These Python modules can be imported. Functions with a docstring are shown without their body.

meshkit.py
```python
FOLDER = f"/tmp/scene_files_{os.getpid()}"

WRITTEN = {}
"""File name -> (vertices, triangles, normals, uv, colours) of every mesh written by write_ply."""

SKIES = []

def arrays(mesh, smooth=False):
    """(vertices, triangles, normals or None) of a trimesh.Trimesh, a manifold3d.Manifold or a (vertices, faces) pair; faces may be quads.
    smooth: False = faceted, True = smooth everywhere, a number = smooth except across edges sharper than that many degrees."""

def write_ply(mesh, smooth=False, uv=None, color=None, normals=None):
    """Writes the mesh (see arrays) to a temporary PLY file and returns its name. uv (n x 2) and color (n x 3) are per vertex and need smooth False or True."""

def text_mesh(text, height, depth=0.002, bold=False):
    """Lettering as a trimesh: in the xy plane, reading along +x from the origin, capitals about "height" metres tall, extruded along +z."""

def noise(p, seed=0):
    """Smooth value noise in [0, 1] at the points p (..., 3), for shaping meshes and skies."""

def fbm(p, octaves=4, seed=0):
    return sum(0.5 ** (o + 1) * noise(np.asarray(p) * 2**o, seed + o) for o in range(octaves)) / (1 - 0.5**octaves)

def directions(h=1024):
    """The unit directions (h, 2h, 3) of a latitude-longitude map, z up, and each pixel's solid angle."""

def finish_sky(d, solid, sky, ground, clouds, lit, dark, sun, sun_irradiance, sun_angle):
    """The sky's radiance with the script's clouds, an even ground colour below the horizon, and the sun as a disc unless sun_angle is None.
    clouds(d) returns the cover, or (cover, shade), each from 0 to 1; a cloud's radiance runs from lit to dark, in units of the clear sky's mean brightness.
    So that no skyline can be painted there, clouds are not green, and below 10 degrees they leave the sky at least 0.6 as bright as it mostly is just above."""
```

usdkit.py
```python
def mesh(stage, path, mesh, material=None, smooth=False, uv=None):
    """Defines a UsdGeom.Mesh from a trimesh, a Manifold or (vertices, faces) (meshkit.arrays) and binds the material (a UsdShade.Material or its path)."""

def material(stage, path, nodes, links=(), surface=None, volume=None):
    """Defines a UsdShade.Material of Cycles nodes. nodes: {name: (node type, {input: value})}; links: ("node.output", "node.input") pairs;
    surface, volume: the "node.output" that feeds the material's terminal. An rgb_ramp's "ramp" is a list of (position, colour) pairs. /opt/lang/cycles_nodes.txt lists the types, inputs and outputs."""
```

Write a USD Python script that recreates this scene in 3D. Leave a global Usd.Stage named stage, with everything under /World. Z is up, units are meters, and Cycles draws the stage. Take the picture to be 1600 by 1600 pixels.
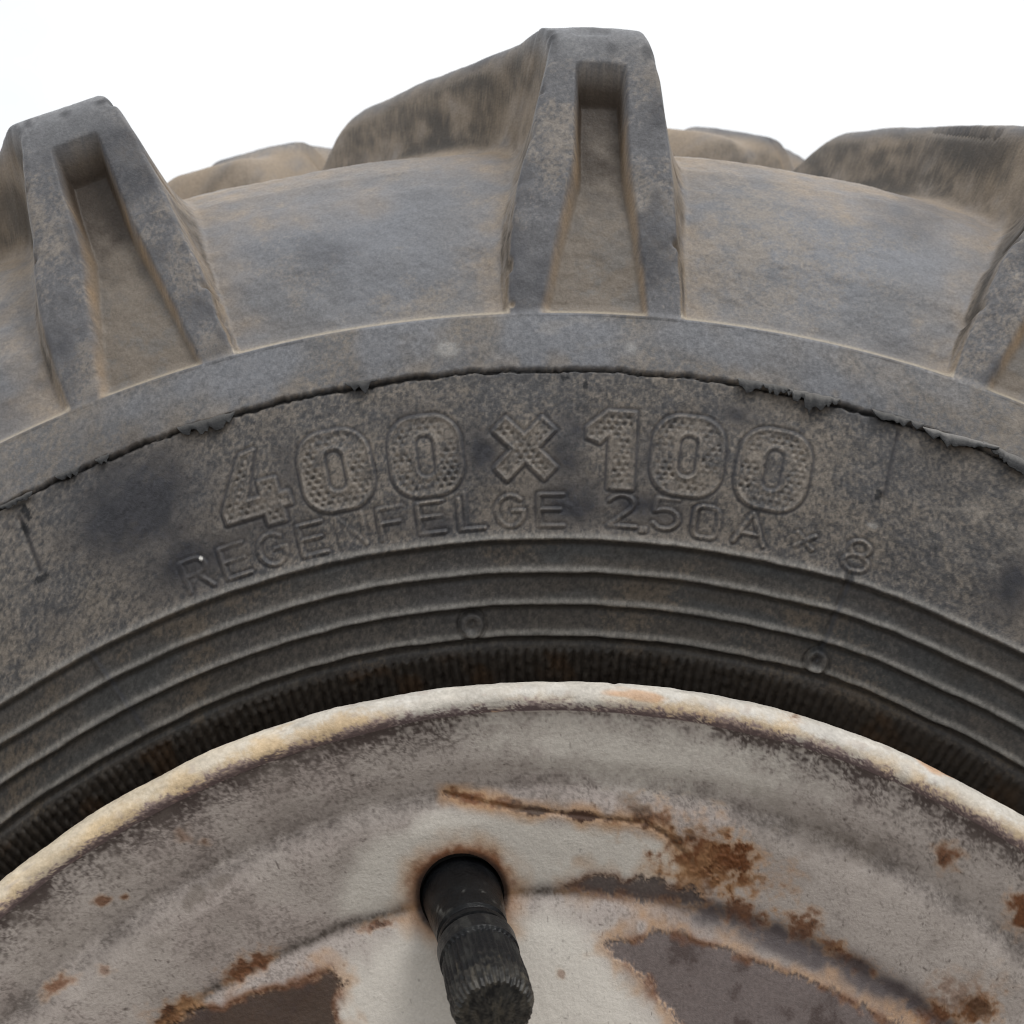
import math, sys
import numpy as np
import shapely
from shapely import geometry as sg, affinity
from scipy import ndimage
from pxr import Gf, Sdf, Usd, UsdGeom, UsdLux, UsdShade, Vt
import usdkit

stage = Usd.Stage.CreateInMemory()
UsdGeom.SetStageUpAxis(stage, UsdGeom.Tokens.z)
UsdGeom.SetStageMetersPerUnit(stage, 1.0)
UsdGeom.Xform.Define(stage, '/World')
UsdGeom.Scope.Define(stage, '/World/Looks')
MM = 0.001
AXLE = 0.2042          # height of the wheel's axle above the ground, metres

# ------------------------------------------------------------------ camera, sky, sun
EXPOSURE = 0.0
SKY_STRENGTH = 0.10
SUN_INTENSITY = 0.4
SUN_DIR = np.array([0.45, -0.62, 0.95])      # direction towards the sun
SUN_DIR = SUN_DIR / np.linalg.norm(SUN_DIR)

CAM = np.array([-5.7789, -335.0, 98.05])       # mm, from the axle's middle
PITCH, FPX = 0.1312, 3409.8
cam = UsdGeom.Camera.Define(stage, '/World/camera')
cam.CreateHorizontalApertureAttr(24.0)
cam.CreateVerticalApertureAttr(24.0)
cam.CreateFocalLengthAttr(24.0 * FPX / 1600.0)
cam.CreateFStopAttr(22.0)
cam.CreateFocusDistanceAttr(0.287)
cam.CreateClippingRangeAttr(Gf.Vec2f(0.01, 2000.0))
cam.CreateExposureAttr(EXPOSURE)
cx = UsdGeom.Xformable(cam)
cx.AddTranslateOp().Set(Gf.Vec3d(*(CAM * MM + [0, 0, AXLE])))
cx.AddRotateXOp().Set(90.0 + math.degrees(PITCH))

elev = math.asin(SUN_DIR[2])
rot = math.atan2(SUN_DIR[0], SUN_DIR[1])
usdkit.material(stage, '/World/Looks/overcast_sky', {
    'tc': ('texture_coordinate', {}),
    'map': ('mapping', {'scale': (1.0, 1.0, 2.6)}),
    'sky': ('sky_texture', {'sky_type': 'single_scattering', 'sun_disc': False, 'sun_elevation': elev, 'sun_rotation': rot}),
    'n': ('noise_texture', {'scale': 2.2, 'detail': 6.0, 'roughness': 0.55}),
    'cl': ('rgb_ramp', {'ramp': [(0.36, (0.80, 0.835, 0.87)), (0.62, (1.0, 1.0, 1.0))]}),
    'xyz': ('separate_xyz', {}),
    'zen': ('map_range', {'from_min': 0.0, 'from_max': 1.0, 'to_min': 8.0, 'to_max': 19.5, 'clamp': True}),
    'vm': ('vector_math', {'math_type': 'scale'}),
    'mx': ('mix', {'fac': 0.94}),
    'bg': ('background_shader', {'strength': SKY_STRENGTH}),
}, [('tc.generated', 'map.vector'), ('map.vector', 'n.vector'), ('n.fac', 'cl.fac'), ('sky.color', 'mx.color1'), ('tc.generated', 'xyz.vector'), ('xyz.z', 'zen.value'), ('cl.color', 'vm.vector1'), ('zen.result', 'vm.scale'), ('vm.vector', 'mx.color2'), ('mx.color', 'bg.color')], surface='bg.background')
dome = UsdLux.DomeLight.Define(stage, '/World/sky')
UsdShade.MaterialBindingAPI.Apply(dome.GetPrim()).Bind(UsdShade.Material.Get(stage, '/World/Looks/overcast_sky'))
dome.GetPrim().SetCustomDataByKey('kind', 'structure')
dome.GetPrim().SetCustomDataByKey('label', 'white overcast sky above the tyre tread')

sun = UsdLux.DistantLight.Define(stage, '/World/sun')
sun.CreateIntensityAttr(SUN_INTENSITY)
sun.CreateAngleAttr(18.0)
sun.CreateNormalizeAttr(True)
sun.CreateColorAttr(Gf.Vec3f(1.0, 0.97, 0.93))
sx = UsdGeom.Xformable(sun)
q = Gf.Rotation(Gf.Vec3d(0, 0, 1), Gf.Vec3d(*map(float, SUN_DIR)))
sx.AddTransformOp().Set(Gf.Matrix4d().SetRotate(q))

# ------------------------------------------------------------------ helpers
def lin(r, g, b):
    c = np.array([r, g, b], float) / 255
    return np.where(c < 0.04045, c / 12.92, ((c + 0.055) / 1.055) ** 2.4)

def sstep(a, b, x):
    t = np.clip((x - a) / (b - a), 0, 1)
    return t * t * (3 - 2 * t)

def noise(x, y, cell, seed, order=1):
    """Smooth value noise, about -1..1, of features about CELL wide."""
    rng = np.random.default_rng(seed)
    x = np.asarray(x, float) / cell
    y = np.asarray(y, float) / cell
    x0, y0 = math.floor(x.min()) - 3, math.floor(y.min()) - 3
    w, h = int(x.max() - x0) + 6, int(y.max() - y0) + 6
    lat = rng.uniform(-1, 1, (w, h)).astype(np.float32)
    x, y = np.broadcast_arrays(x - x0, y - y0)
    if order == 1:                              # smooth interpolation without spline filtering
        xi, yi = x.astype(np.int32), y.astype(np.int32)
        fx, fy = (x - xi).astype(np.float32), (y - yi).astype(np.float32)
        fx = fx * fx * (3 - 2 * fx)
        fy = fy * fy * (3 - 2 * fy)
        a = lat[xi, yi] * (1 - fx) + lat[xi + 1, yi] * fx
        b = lat[xi, yi + 1] * (1 - fx) + lat[xi + 1, yi + 1] * fx
        return a * (1 - fy) + b * fy
    return ndimage.map_coordinates(lat, [x, y], order=order, mode='nearest')

def fbm(x, y, cell, seed, octaves=4, gain=0.55):
    s, a, t = 0.0, 1.0, 0.0
    for k in range(octaves):
        s = s + a * noise(x, y, cell / 2 ** k, seed + 101 * k)
        t += a
        a *= gain
    return s / t * 1.6

def hit(px, py, y):
    """The point of the wheel (mm) at depth y that was measured at (px, py) in the photograph."""
    u = np.array([0, -math.sin(PITCH), math.cos(PITCH)])
    f = np.array([0, math.cos(PITCH), math.sin(PITCH)])
    d = f + np.array([1, 0, 0]) * (px - 800) / FPX + u * (800 - py) / FPX
    return CAM + d * (y - CAM[1]) / d[1]

def polar(px, py, y):
    p = hit(px, py, y)
    return math.hypot(p[0], p[2]), math.degrees(math.atan2(p[0], p[2]))

def mixc(a, b, t):
    t = np.clip(t, 0, 1)[..., None]
    return a * (1 - t) + np.asarray(b) * t

def normals_of(v, f):
    n = np.zeros_like(v)
    c = np.cross(v[f[:, 1]] - v[f[:, 0]], v[f[:, 2]] - v[f[:, 0]])
    for k in range(3):
        for j in range(3):
            n[:, j] += np.bincount(f[:, k], weights=c[:, j], minlength=len(v))
    return n / np.maximum(np.linalg.norm(n, axis=1, keepdims=True), 1e-30)

taken = {}
def path_of(parent, name):
    k = taken.get((parent, name), 0)
    taken[(parent, name)] = k + 1
    return f'{parent}/{name}' + (f'_{k:03d}' if k else '')

def put(parent, name, v, f, mat, n=None, rgb=None, label=None, smooth=None):
    """One Mesh prim. v in mm from the axle, or in metres where smooth meshes are passed as they are."""
    p = path_of(parent, name)
    v = np.asarray(v, float)
    if n is None and smooth is None:
        n = normals_of(v, f)
    m = UsdGeom.Mesh.Define(stage, p)
    m.CreatePointsAttr(Vt.Vec3fArray.FromNumpy((v * MM).astype(np.float32)))
    m.CreateFaceVertexCountsAttr(Vt.IntArray.FromNumpy(np.full(len(f), 3, np.int32)))
    m.CreateFaceVertexIndicesAttr(Vt.IntArray.FromNumpy(np.ascontiguousarray(f, dtype=np.int32).ravel()))
    m.CreateSubdivisionSchemeAttr('none')
    if n is not None:
        m.CreateNormalsAttr(Vt.Vec3fArray.FromNumpy(np.ascontiguousarray(n, dtype=np.float32)))
        m.SetNormalsInterpolation('vertex')
    if rgb is not None:
        UsdGeom.PrimvarsAPI(m).CreatePrimvar('tint', Sdf.ValueTypeNames.Color3fArray, 'vertex').Set(Vt.Vec3fArray.FromNumpy(np.ascontiguousarray(rgb, dtype=np.float32)))
    UsdShade.MaterialBindingAPI.Apply(m.GetPrim()).Bind(UsdShade.Material.Get(stage, '/World/Looks/' + mat))
    if label:
        m.GetPrim().SetCustomDataByKey('label', label)
    return p

def grid_faces(nr, nc):
    i, j = np.meshgrid(np.arange(nr - 1), np.arange(nc - 1), indexing='ij')
    a = i * nc + j
    q = np.stack([a, a + 1, a + nc + 1, a + nc], -1).reshape(-1, 4)
    return q

def quads_to_tris(q):
    return np.vstack([q[:, [0, 1, 2]], q[:, [0, 2, 3]]])

def pick(v, f, n, rgb):
    u, inv = np.unique(f.ravel(), return_inverse=True)
    return v[u], inv.reshape(-1, 3), n[u], None if rgb is None else rgb[u]

def lathe(profile, seg=64, ripple=None):
    """Profile of (radius, length) pairs about +z; ripple(l, phi) adds to the radius."""
    pr = np.asarray(profile, float)
    phi = np.linspace(0, 2 * np.pi, seg, endpoint=False)
    R = np.repeat(pr[:, :1], seg, 1)
    L = np.repeat(pr[:, 1:], seg, 1)
    if ripple is not None:
        R = np.maximum(R + ripple(L, np.broadcast_to(phi, R.shape)) * (R > 0.01), 0)
    v = np.stack([R * np.cos(phi), R * np.sin(phi), L], -1).reshape(-1, 3)
    q = []
    for i in range(len(pr) - 1):
        a = i * seg + np.arange(seg)
        b = i * seg + (np.arange(seg) + 1) % seg
        q.append(np.stack([a, b, b + seg, a + seg], 1))
    return v, quads_to_tris(np.vstack(q))

# ------------------------------------------------------------------ materials
def tinted(name, rough, grain, bump, bump_scale, spec=0.4, var=0.25, gain=1.0):
    usdkit.material(stage, '/World/Looks/' + name, {
        'a': ('attribute', {'attribute': 'tint'}),
        'g': ('geometry', {}),
        'n1': ('noise_texture', {'scale': grain, 'detail': 3.0, 'roughness': 0.6}),
        'r1': ('map_range', {'from_min': 0.3, 'from_max': 0.7, 'to_min': gain * (1.0 - var), 'to_max': gain * (1.0 + var), 'clamp': True}),
        'm': ('vector_math', {'math_type': 'scale'}),
        'n2': ('noise_texture', {'scale': bump_scale, 'detail': 4.0, 'roughness': 0.65}),
        'b': ('bump', {'strength': bump, 'distance': 0.0004}),
        'rr': ('map_range', {'from_min': 0.3, 'from_max': 0.7, 'to_min': rough - 0.1, 'to_max': min(1.0, rough + 0.1), 'clamp': True}),
        'p': ('principled_bsdf', {'specular_ior_level': spec}),
    }, [('g.position', 'n1.vector'), ('g.position', 'n2.vector'), ('n1.fac', 'r1.value'), ('a.color', 'm.vector1'), ('r1.result', 'm.scale'),
        ('n2.fac', 'b.height'), ('b.normal', 'p.normal'), ('n2.fac', 'rr.value'), ('rr.result', 'p.roughness'), ('m.vector', 'p.base_color')], surface='p.BSDF')

tinted('weathered_rubber', 0.58, 3200.0, 0.26, 2400.0, 0.38, 0.14, 0.88)
tinted('rusty_paint', 0.55, 2600.0, 0.35, 1500.0, 0.35, 0.08, 0.93)
tinted('valve_rubber', 0.33, 2600.0, 0.25, 2200.0, 0.2, 0.25, 0.5)
usdkit.material(stage, '/World/Looks/packed_earth', {
    'g': ('geometry', {}),
    'n': ('noise_texture', {'scale': 6.0, 'detail': 8.0, 'roughness': 0.6}),
    'r': ('rgb_ramp', {'ramp': [(0.3, (0.11, 0.095, 0.08)), (0.7, (0.19, 0.17, 0.15))]}),
    'b': ('bump', {'strength': 0.5, 'distance': 0.02}),
    'p': ('principled_bsdf', {'roughness': 0.95, 'specular_ior_level': 0.2}),
}, [('g.position', 'n.vector'), ('n.fac', 'r.fac'), ('r.color', 'p.base_color'), ('n.fac', 'b.height'), ('b.normal', 'p.normal')], surface='p.BSDF')

# ------------------------------------------------------------------ the ground the wheel stands on
gv = np.array([[-60, -60, 0], [60, -60, 0], [60, 60, 0], [-60, 60, 0]], float) * 1000
gp = put('/World', 'ground', gv, np.array([[0, 1, 2], [0, 2, 3]]), 'packed_earth', n=np.tile([0, 0, 1.0], (4, 1)))
g = stage.GetPrimAtPath(gp)
g.SetCustomDataByKey('kind', 'structure')
g.SetCustomDataByKey('label', 'pale packed earth ground the wheel stands on')

# ------------------------------------------------------------------ the wheel
WHEEL = '/World/tractor_wheel'
wx = UsdGeom.Xform.Define(stage, WHEEL)
wx.AddTranslateOp().Set(Gf.Vec3d(0, 0, AXLE))
wheel = wx.GetPrim()
wheel.SetCustomDataByKey('label', 'dusty ribbed rubber farm tyre on a rusty cream steel rim with black valve')
wheel.SetCustomDataByKey('category', 'wheel')

# ---- tyre cross-section (mm): depth y (camera side is negative) and radius R
LOW = np.array([(107, -29), (110, -32), (113, -35), (116, -38), (118, -39.7), (120, -41), (124, -43.2), (128, -45.1), (132, -46.7), (135, -47.7),
                (140, -48.8), (145, -49.5), (150, -49.9), (155, -50.1), (159, -49.9), (162.4, -49.4)], float)
FACE = np.array([(162.4, -49.4), (168, -49.0), (175, -48.5), (184, -47.8), (192, -47.0), (198, -46.3), (202, -45.7), (203.9, -44.7), (204.8, -42.9),
                 (205.0, -40), (205.1, -35), (205.3, -22), (205.4, -10), (205.4, 0)], float)
BAY = np.array([(162.4, -49.4), (162.95, -48.75), (163.4, -48.3), (164.6, -47.95), (168, -47.2), (173, -45.9), (178, -43.6), (182.8, -40.6), (187, -36.8), (190.2, -32),
                (192.0, -26), (193.0, -18), (193.6, -9), (193.8, 0)], float)

def arc(poly, n_smooth=400):
    d = np.r_[0, np.cumsum(np.hypot(*np.diff(poly, axis=0).T))]
    return d

def curve(poly, smooth_mm=1.2):
    """A function of arc length in mm over the polyline, corners eased; and its length."""
    d = arc(poly)
    x = np.linspace(0, d[-1], int(d[-1] / 0.1))
    R, Y = np.interp(x, d, poly[:, 0]), np.interp(x, d, poly[:, 1])
    k = smooth_mm / (x[1] - x[0])
    R = ndimage.gaussian_filter1d(np.r_[2 * R[0] - R[:0:-1], R, 2 * R[-1] - R[-2::-1]], k)[len(R) - 1:2 * len(R) - 1]
    Y = ndimage.gaussian_filter1d(np.r_[2 * Y[0] - Y[:0:-1], Y, 2 * Y[-1] - Y[-2::-1]], k)[len(Y) - 1:2 * len(Y) - 1]
    return (lambda s: (np.interp(s, x, R), np.interp(s, x, Y))), d[-1]

low_c, low_len = curve(LOW, 1.2)
face_c, face_len = curve(FACE, 0.7)
bay_c, bay_len = curve(BAY, 0.2)

PITCH_DEG = 360.0 / 17
LUG0 = 0.0
# lug edges against arc length along the lug's face: (mm, degrees), measured on the middle lug
A_TOP = 40.0
LEFT = np.array([(0, -2.12), (6, -2.1), (13, -1.89), (20, -1.5), (26, -0.96), (35, -0.41), (40, -0.12), (43, -0.4), (48, -1.3), (86, -11.2), (100, -14.6)])
RIGHT = np.array([(0, 5.95), (8, 5.55), (15, 5.26), (26, 4.72), (35, 4.22), (40, 3.8), (44, 3.3), (50, 2.2), (86, -6.9), (100, -10.5)])
PK_L = np.array([(0, -0.80), (22, 0.77), (36, 0.93)])
PK_R = np.array([(0, 4.40), (22, 3.15), (36, 2.80)])
NOSE = (79.0, 89.0)      # where a near and a far lug end, about the tyre's middle line
FAR_SHIFT = -3.7

def lug_mask(th, a, jitter, far):
    """th: degrees (from one lug's reference), a: mm along the face. Returns (w, in_pocket depth 0..1, wall 0..1)."""
    mm = np.pi / 180 * np.interp(a, [0, 40], [162.4, 203.0])
    dl = (th - np.interp(a, LEFT[:, 0], LEFT[:, 1])) * mm + jitter
    dr = (np.interp(a, RIGHT[:, 0], RIGHT[:, 1]) - th) * mm + jitter
    wl = np.interp(a, [0, 15, 40, 50], [0.8, 2.2, 6.0, 7.5])
    wr = np.interp(a, [0, 15, 40, 50], [0.8, 2.0, 6.5, 8.0])
    xl, xr = np.clip(1 + dl / wl, 0, 1), np.clip(1 + dr / wr, 0, 1)
    xn = np.clip(1 + (NOSE[far] - a) / (6.0 if far else 11.0), 0, 1)
    if far:                                   # a worn, lower tongue runs on past the blunt nose
        xn = np.maximum(xn, 0.86 * np.clip(1 + (97.5 - a) / 4.0, 0, 1))
    x = xl * xr * xn
    w = x ** np.interp(a, [0, 15, 40], [1.4, 1.7, 2.1])
    return w, dl, dr

def pocket(th, a, jitter):
    mm = np.pi / 180 * np.interp(a, [0, 40], [162.4, 203.0])
    dl = (th - np.interp(a, PK_L[:, 0], PK_L[:, 1])) * mm + jitter
    dr = (np.interp(a, PK_R[:, 0], PK_R[:, 1]) - th) * mm + jitter
    dt = 36.0 - a + 0.5 * jitter
    return np.minimum(np.minimum(sstep(-0.1, np.interp(a, [0, 20, 36], [1.6, 1.3, 0.5]), dl), sstep(-0.1, 0.7, dr)), sstep(-0.05, 0.5, dt)) * (a < 37)

# ---- lettering outlines in the tyre's (x, y) plane, mm
def rounded(w, h, r):
    return sg.box(-w / 2 + r, -h / 2 + r, w / 2 - r, h / 2 - r).buffer(r)

zero = rounded(9.6, 10.6, 3.6).difference(rounded(3.0, 6.0, 1.4))
one = sg.Polygon([(3.1, -5.2), (-0.2, -5.2), (-0.2, 2.2), (-1.6, 0.9), (-3.4, 1.6), (-3.4, 2.9), (-0.6, 5.2), (3.1, 5.2)])
four = sg.Polygon([(-0.6, 5.0), (1.4, 5.3), (-1.5, -1.2), (0.9, -1.2), (0.9, 0.9), (3.2, 0.9), (3.2, -1.3), (4.5, -1.3), (4.5, -3.0), (3.2, -3.0), (3.2, -5.0), (0.7, -5.0), (0.7, -3.4), (-4.6, -3.4), (-4.7, -1.8)])
bar = sg.box(-5.0, -1.25, 5.0, 1.25)
times = affinity.rotate(bar, 45, origin=(0, 0)).union(affinity.rotate(bar, -45, origin=(0, 0)))
times = affinity.scale(times, 0.95, 0.95)
BIG = [('4', four, -16.09), ('0', zero, -11.64), ('0', zero, -6.86), ('x', times, -1.62), ('1', one, 2.93), ('0', zero, 6.98), ('0', zero, 11.52)]
BIG_R = 144.1

def ls(*parts):
    return sg.MultiLineString([p for p in parts])

def arcp(cx_, cy_, rx, ry, a0, a1, n=14):
    t = np.radians(np.linspace(a0, a1, n))
    return [(cx_ + rx * math.cos(k), cy_ + ry * math.sin(k)) for k in t]

STROKES = {
    'R': ls([(-1.5, -2.5), (-1.5, 2.5), (0.4, 2.5)] + arcp(0.3, 1.25, 1.2, 1.25, 90, -90) + [(-1.5, 0)], [(0.1, 0), (1.7, -2.5)]),
    'E': ls([(1.6, 2.5), (-1.5, 2.5), (-1.5, -2.5), (1.6, -2.5)], [(-1.5, 0.1), (1.2, 0.1)]),
    'G': ls(arcp(0, 0, 1.8, 2.5, 45, 330) + [(1.7, 0), (0.3, 0)]),
    'N': ls([(-1.6, -2.5), (-1.6, 2.5), (1.6, -2.5), (1.6, 2.5)]),
    'F': ls([(1.6, 2.5), (-1.4, 2.5), (-1.4, -2.5)], [(-1.4, 0.1), (1.1, 0.1)]),
    'L': ls([(-1.4, 2.5), (-1.4, -2.5), (1.6, -2.5)]),
    '2': ls([(-1.6, 1.5)] + arcp(0, 1.1, 1.55, 1.4, 150, -40) + [(-1.6, -2.5), (1.9, -2.5)]),
    '.': ls([(-0.3, -1.3), (0.3, -1.3)], [(-0.3, -0.9), (0.3, -0.9)]),
    '5': ls([(1.5, 2.5), (-1.2, 2.5), (-1.4, 0.4)] + arcp(0, -0.8, 1.7, 1.6, 120, -150)),
    '0': ls(arcp(0.6, 1.5, 0.9, 1.0, 0, 90, 6) + arcp(-0.6, 1.5, 0.9, 1.0, 90, 180, 6) + arcp(-0.6, -1.5, 0.9, 1.0, 180, 270, 6) + arcp(0.6, -1.5, 0.9, 1.0, 270, 360, 6) + [(1.5, 1.5)]),
    'A': ls([(-1.9, -2.5), (0, 2.5), (1.9, -2.5)], [(-1.2, -0.9), (1.2, -0.9)]),
    'x': ls([(-1.1, -1.1), (1.1, 1.1)], [(-1.1, 1.1), (1.1, -1.1)]),
    '8': ls(arcp(0, 1.2, 1.3, 1.2, 0, 360, 20), arcp(0, -1.25, 1.6, 1.3, 0, 360, 20)),
}
SMALL = [(c, -20.43 + 2.24 * i, 136.2, 0.5 if c == 'N' else 0.95) for i, c in enumerate('REGENFELGE')]
SMALL += [('2', 3.67, 136.4, 1.0), ('.', 4.95, 135.0, 1.6), ('5', 6.14, 136.4, 1.0), ('0', 8.44, 136.0, 1.35), ('A', 10.95, 136.2, 1.15), ('x', 14.04, 136.1, 0.85), ('8', 17.07, 136.1, 0.9)]

RINGS = [(132.55, 0.75), (128.35, 0.8), (124.25, 0.8), (120.25, 0.7)]
CRACK = 154.67

def near_w(W):
    return sstep(0.0, 0.3, W)

def vis_cols():
    a = np.arange(-21, 21, 0.05)
    b = np.arange(21, 41.01, 0.09)
    return np.r_[-b[::-1], a, b]

def build_tyre(theta, fine):
    """theta: degrees, increasing. Returns vertices (mm), quads, colours, label per vertex-row-column arrays."""
    k = 1.0 if fine else 5.0
    s_low = np.r_[np.linspace(0, 6.0, 5), np.arange(6.3, low_len - 0.05, 0.18 * k)]
    s_up = np.r_[np.linspace(0, 45 / face_len, int(200 / k)), np.linspace(45 / face_len, 1, int(90 / k))[1:]]
    u = s_up
    lowR, lowY = low_c(s_low)
    nl, nu = len(s_low), len(u)
    TH = theta[None, :]
    # ------- lower sidewall, near side
    R = np.repeat(lowR[:, None], len(theta), 1)
    Y = np.repeat(lowY[:, None], len(theta), 1)
    X = np.radians(TH) * R
    h = np.zeros_like(R)
    wob = noise(TH * 2.6, 0 * TH, 16, 5) * 0.16 + noise(TH * 2.6, 0 * TH, 3.1, 6) * 0.04
    for i, (r0, amp) in enumerate(RINGS):
        d = R - r0 - wob * (1 + 0.2 * i) - 0.05 * noise(X, R, 2.0, 60 + i)
        amp_v = amp * (1 + 0.25 * noise(TH * 2.3 + 40 * i, 0 * TH, 14, 8 + i))
        h += amp_v * sstep(-0.3, 0.25, d) * np.exp(-np.maximum(d, 0) / 0.95)
        h -= 0.22 * np.exp(-((d + 0.6) / 0.4) ** 2)
    d = R - 119.25 - wob
    h -= 0.25 * np.exp(-(d / 0.22) ** 2)
    kn = sstep(118.5, 118.0, R) * sstep(112.5, 113.5, R)
    kn_fade = 1 - 0.75 * sstep(6, 16, TH) * (0.6 + 0.4 * noise(TH * 2, 0 * TH, 5, 77))
    h += kn * kn_fade * (0.42 * (np.abs(np.sin(np.radians(TH) * 117 / 1.28 * np.pi + 0.3 * noise(X, R, 2, 9))) - 0.5) + 0.18 * noise(X, R, 0.7, 10))
    # shoulder band stands proud of the text band, with a torn seam between
    cj = 0.16 * noise(TH * 2.7, 0 * TH, 2.2, 11) + 0.10 * noise(TH * 2.7, 0 * TH, 0.55, 12)
    dc = R - CRACK - cj
    h += 0.38 * sstep(-0.05, 0.5, dc)
    gw = np.clip(0.15 + 0.08 * noise(TH * 2.7, 0 * TH, 6, 13) + 0.08 * noise(TH * 2.7, 0 * TH, 0.8, 14), 0.10, 0.5)
    groove = np.exp(-((dc + 0.12) / gw) ** 2)
    h -= 0.75 * groove
    # radial mould lines
    def radial(th0, th1, r0, r1, amp, wid=0.3):
        dd = (TH - (th0 + (th1 - th0) * (R - r0) / (r1 - r0))) * np.pi / 180 * R
        return amp * np.exp(-(dd / wid) ** 2) * sstep(r0 - 0.4, r0 + 0.4, R) * sstep(r1 + 0.4, r1 - 0.4, R)
    radials = [(17.3, 17.05, 144.5, 153.5, 0.25), (16.62, 17.02, 121.5, 134, -0.22), (-28.05, -27.7, 144.5, 152.5, -0.28), (-5.1, -5.0, 134.3, 139, 0.22), (-27.2, -27.75, 120.5, 133, 0.15)]
    for r in radials:
        t0, t1, r0, r1, am = r
        h += radial(t0, t1, r0, r1, am)
    # lettering
    letters = np.zeros(R.shape, np.int16)
    digit_in = np.zeros_like(R)
    edge = np.zeros_like(R)
    if fine:
        n_id = 0
        for ch, poly, th0 in BIG:
            n_id += 1
            xx = (TH - th0) * np.pi / 180 * R / 0.97
            yy = (R - BIG_R - 0.15) / 0.97 + np.zeros_like(xx)
            m = (np.abs(xx) < 6.8) & (np.abs(yy) < 6.8)
            pts = shapely.points(xx[m], yy[m])
            inside = shapely.contains(poly, pts)
            dist = shapely.distance(poly.boundary, pts)
            sd = np.where(inside, -dist, dist)
            wear = np.clip(0.92 + 0.4 * noise(xx[m], yy[m], 3.2, 200 + n_id), 0.4, 1.25)
            pamp = np.clip(0.75 + 0.9 * noise(xx[m] + 7, yy[m], 1.3, 260 + n_id), 0.05, 1.3)
            # knurled field: small pits in a diamond lattice
            a_, b_ = xx[m] / 1.12 + 0.16 * noise(xx[m], yy[m], 1.1, 220 + n_id), yy[m] / 0.80 + 0.16 * noise(xx[m] + 31, yy[m], 1.1, 240 + n_id)
            row = np.floor(b_)
            fx_ = (a_ + 0.5 * (row % 2)) % 1 - 0.5
            fy_ = b_ % 1 - 0.5
            pit = pamp * np.exp(-(fx_ / 0.27) ** 2 - (fy_ / 0.30) ** 2)
            hh = 0.23 * np.exp(-(sd / 0.22) ** 2) + sstep(0.15, -0.3, sd) * (0.09 - 0.32 * pit * sstep(-0.3, -0.6, sd))
            hh -= 0.14 * np.exp(-((sd - 0.5) / 0.2) ** 2)
            h[m] += hh * wear
            digit_in[m] = np.maximum(digit_in[m], sstep(0.1, -0.25, sd) * (1 - 0.75 * pit))
            edge[m] = np.maximum(edge[m], np.exp(-((sd - 0.42) / 0.22) ** 2))
            lm = letters[m]
            lm[sd < 0.55] = n_id
            letters[m] = lm
        for ch, th0, r0, am in SMALL:
            n_id += 1
            xx = (TH - th0) * np.pi / 180 * R / 1.04
            yy = (R - r0) / 0.8 + np.zeros_like(xx)
            m = (np.abs(xx) < 3.2) & (np.abs(yy) < 3.6)
            dist = shapely.distance(STROKES[ch], shapely.points(xx[m], yy[m]))
            wear = am * np.clip(0.86 + 0.6 * noise(xx[m] + 9 * n_id, yy[m], 2.4, 300 + n_id), 0.2, 1.2)
            h[m] += (0.21 * sstep(0.36, 0.08, dist) - 0.11 * np.exp(-((dist - 0.52) / 0.2) ** 2)) * wear
            edge[m] = np.maximum(edge[m], 0.8 * wear * np.exp(-((dist - 0.46) / 0.2) ** 2))
            lm = letters[m]
            lm[dist < 0.55] = n_id
            letters[m] = lm
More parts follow.
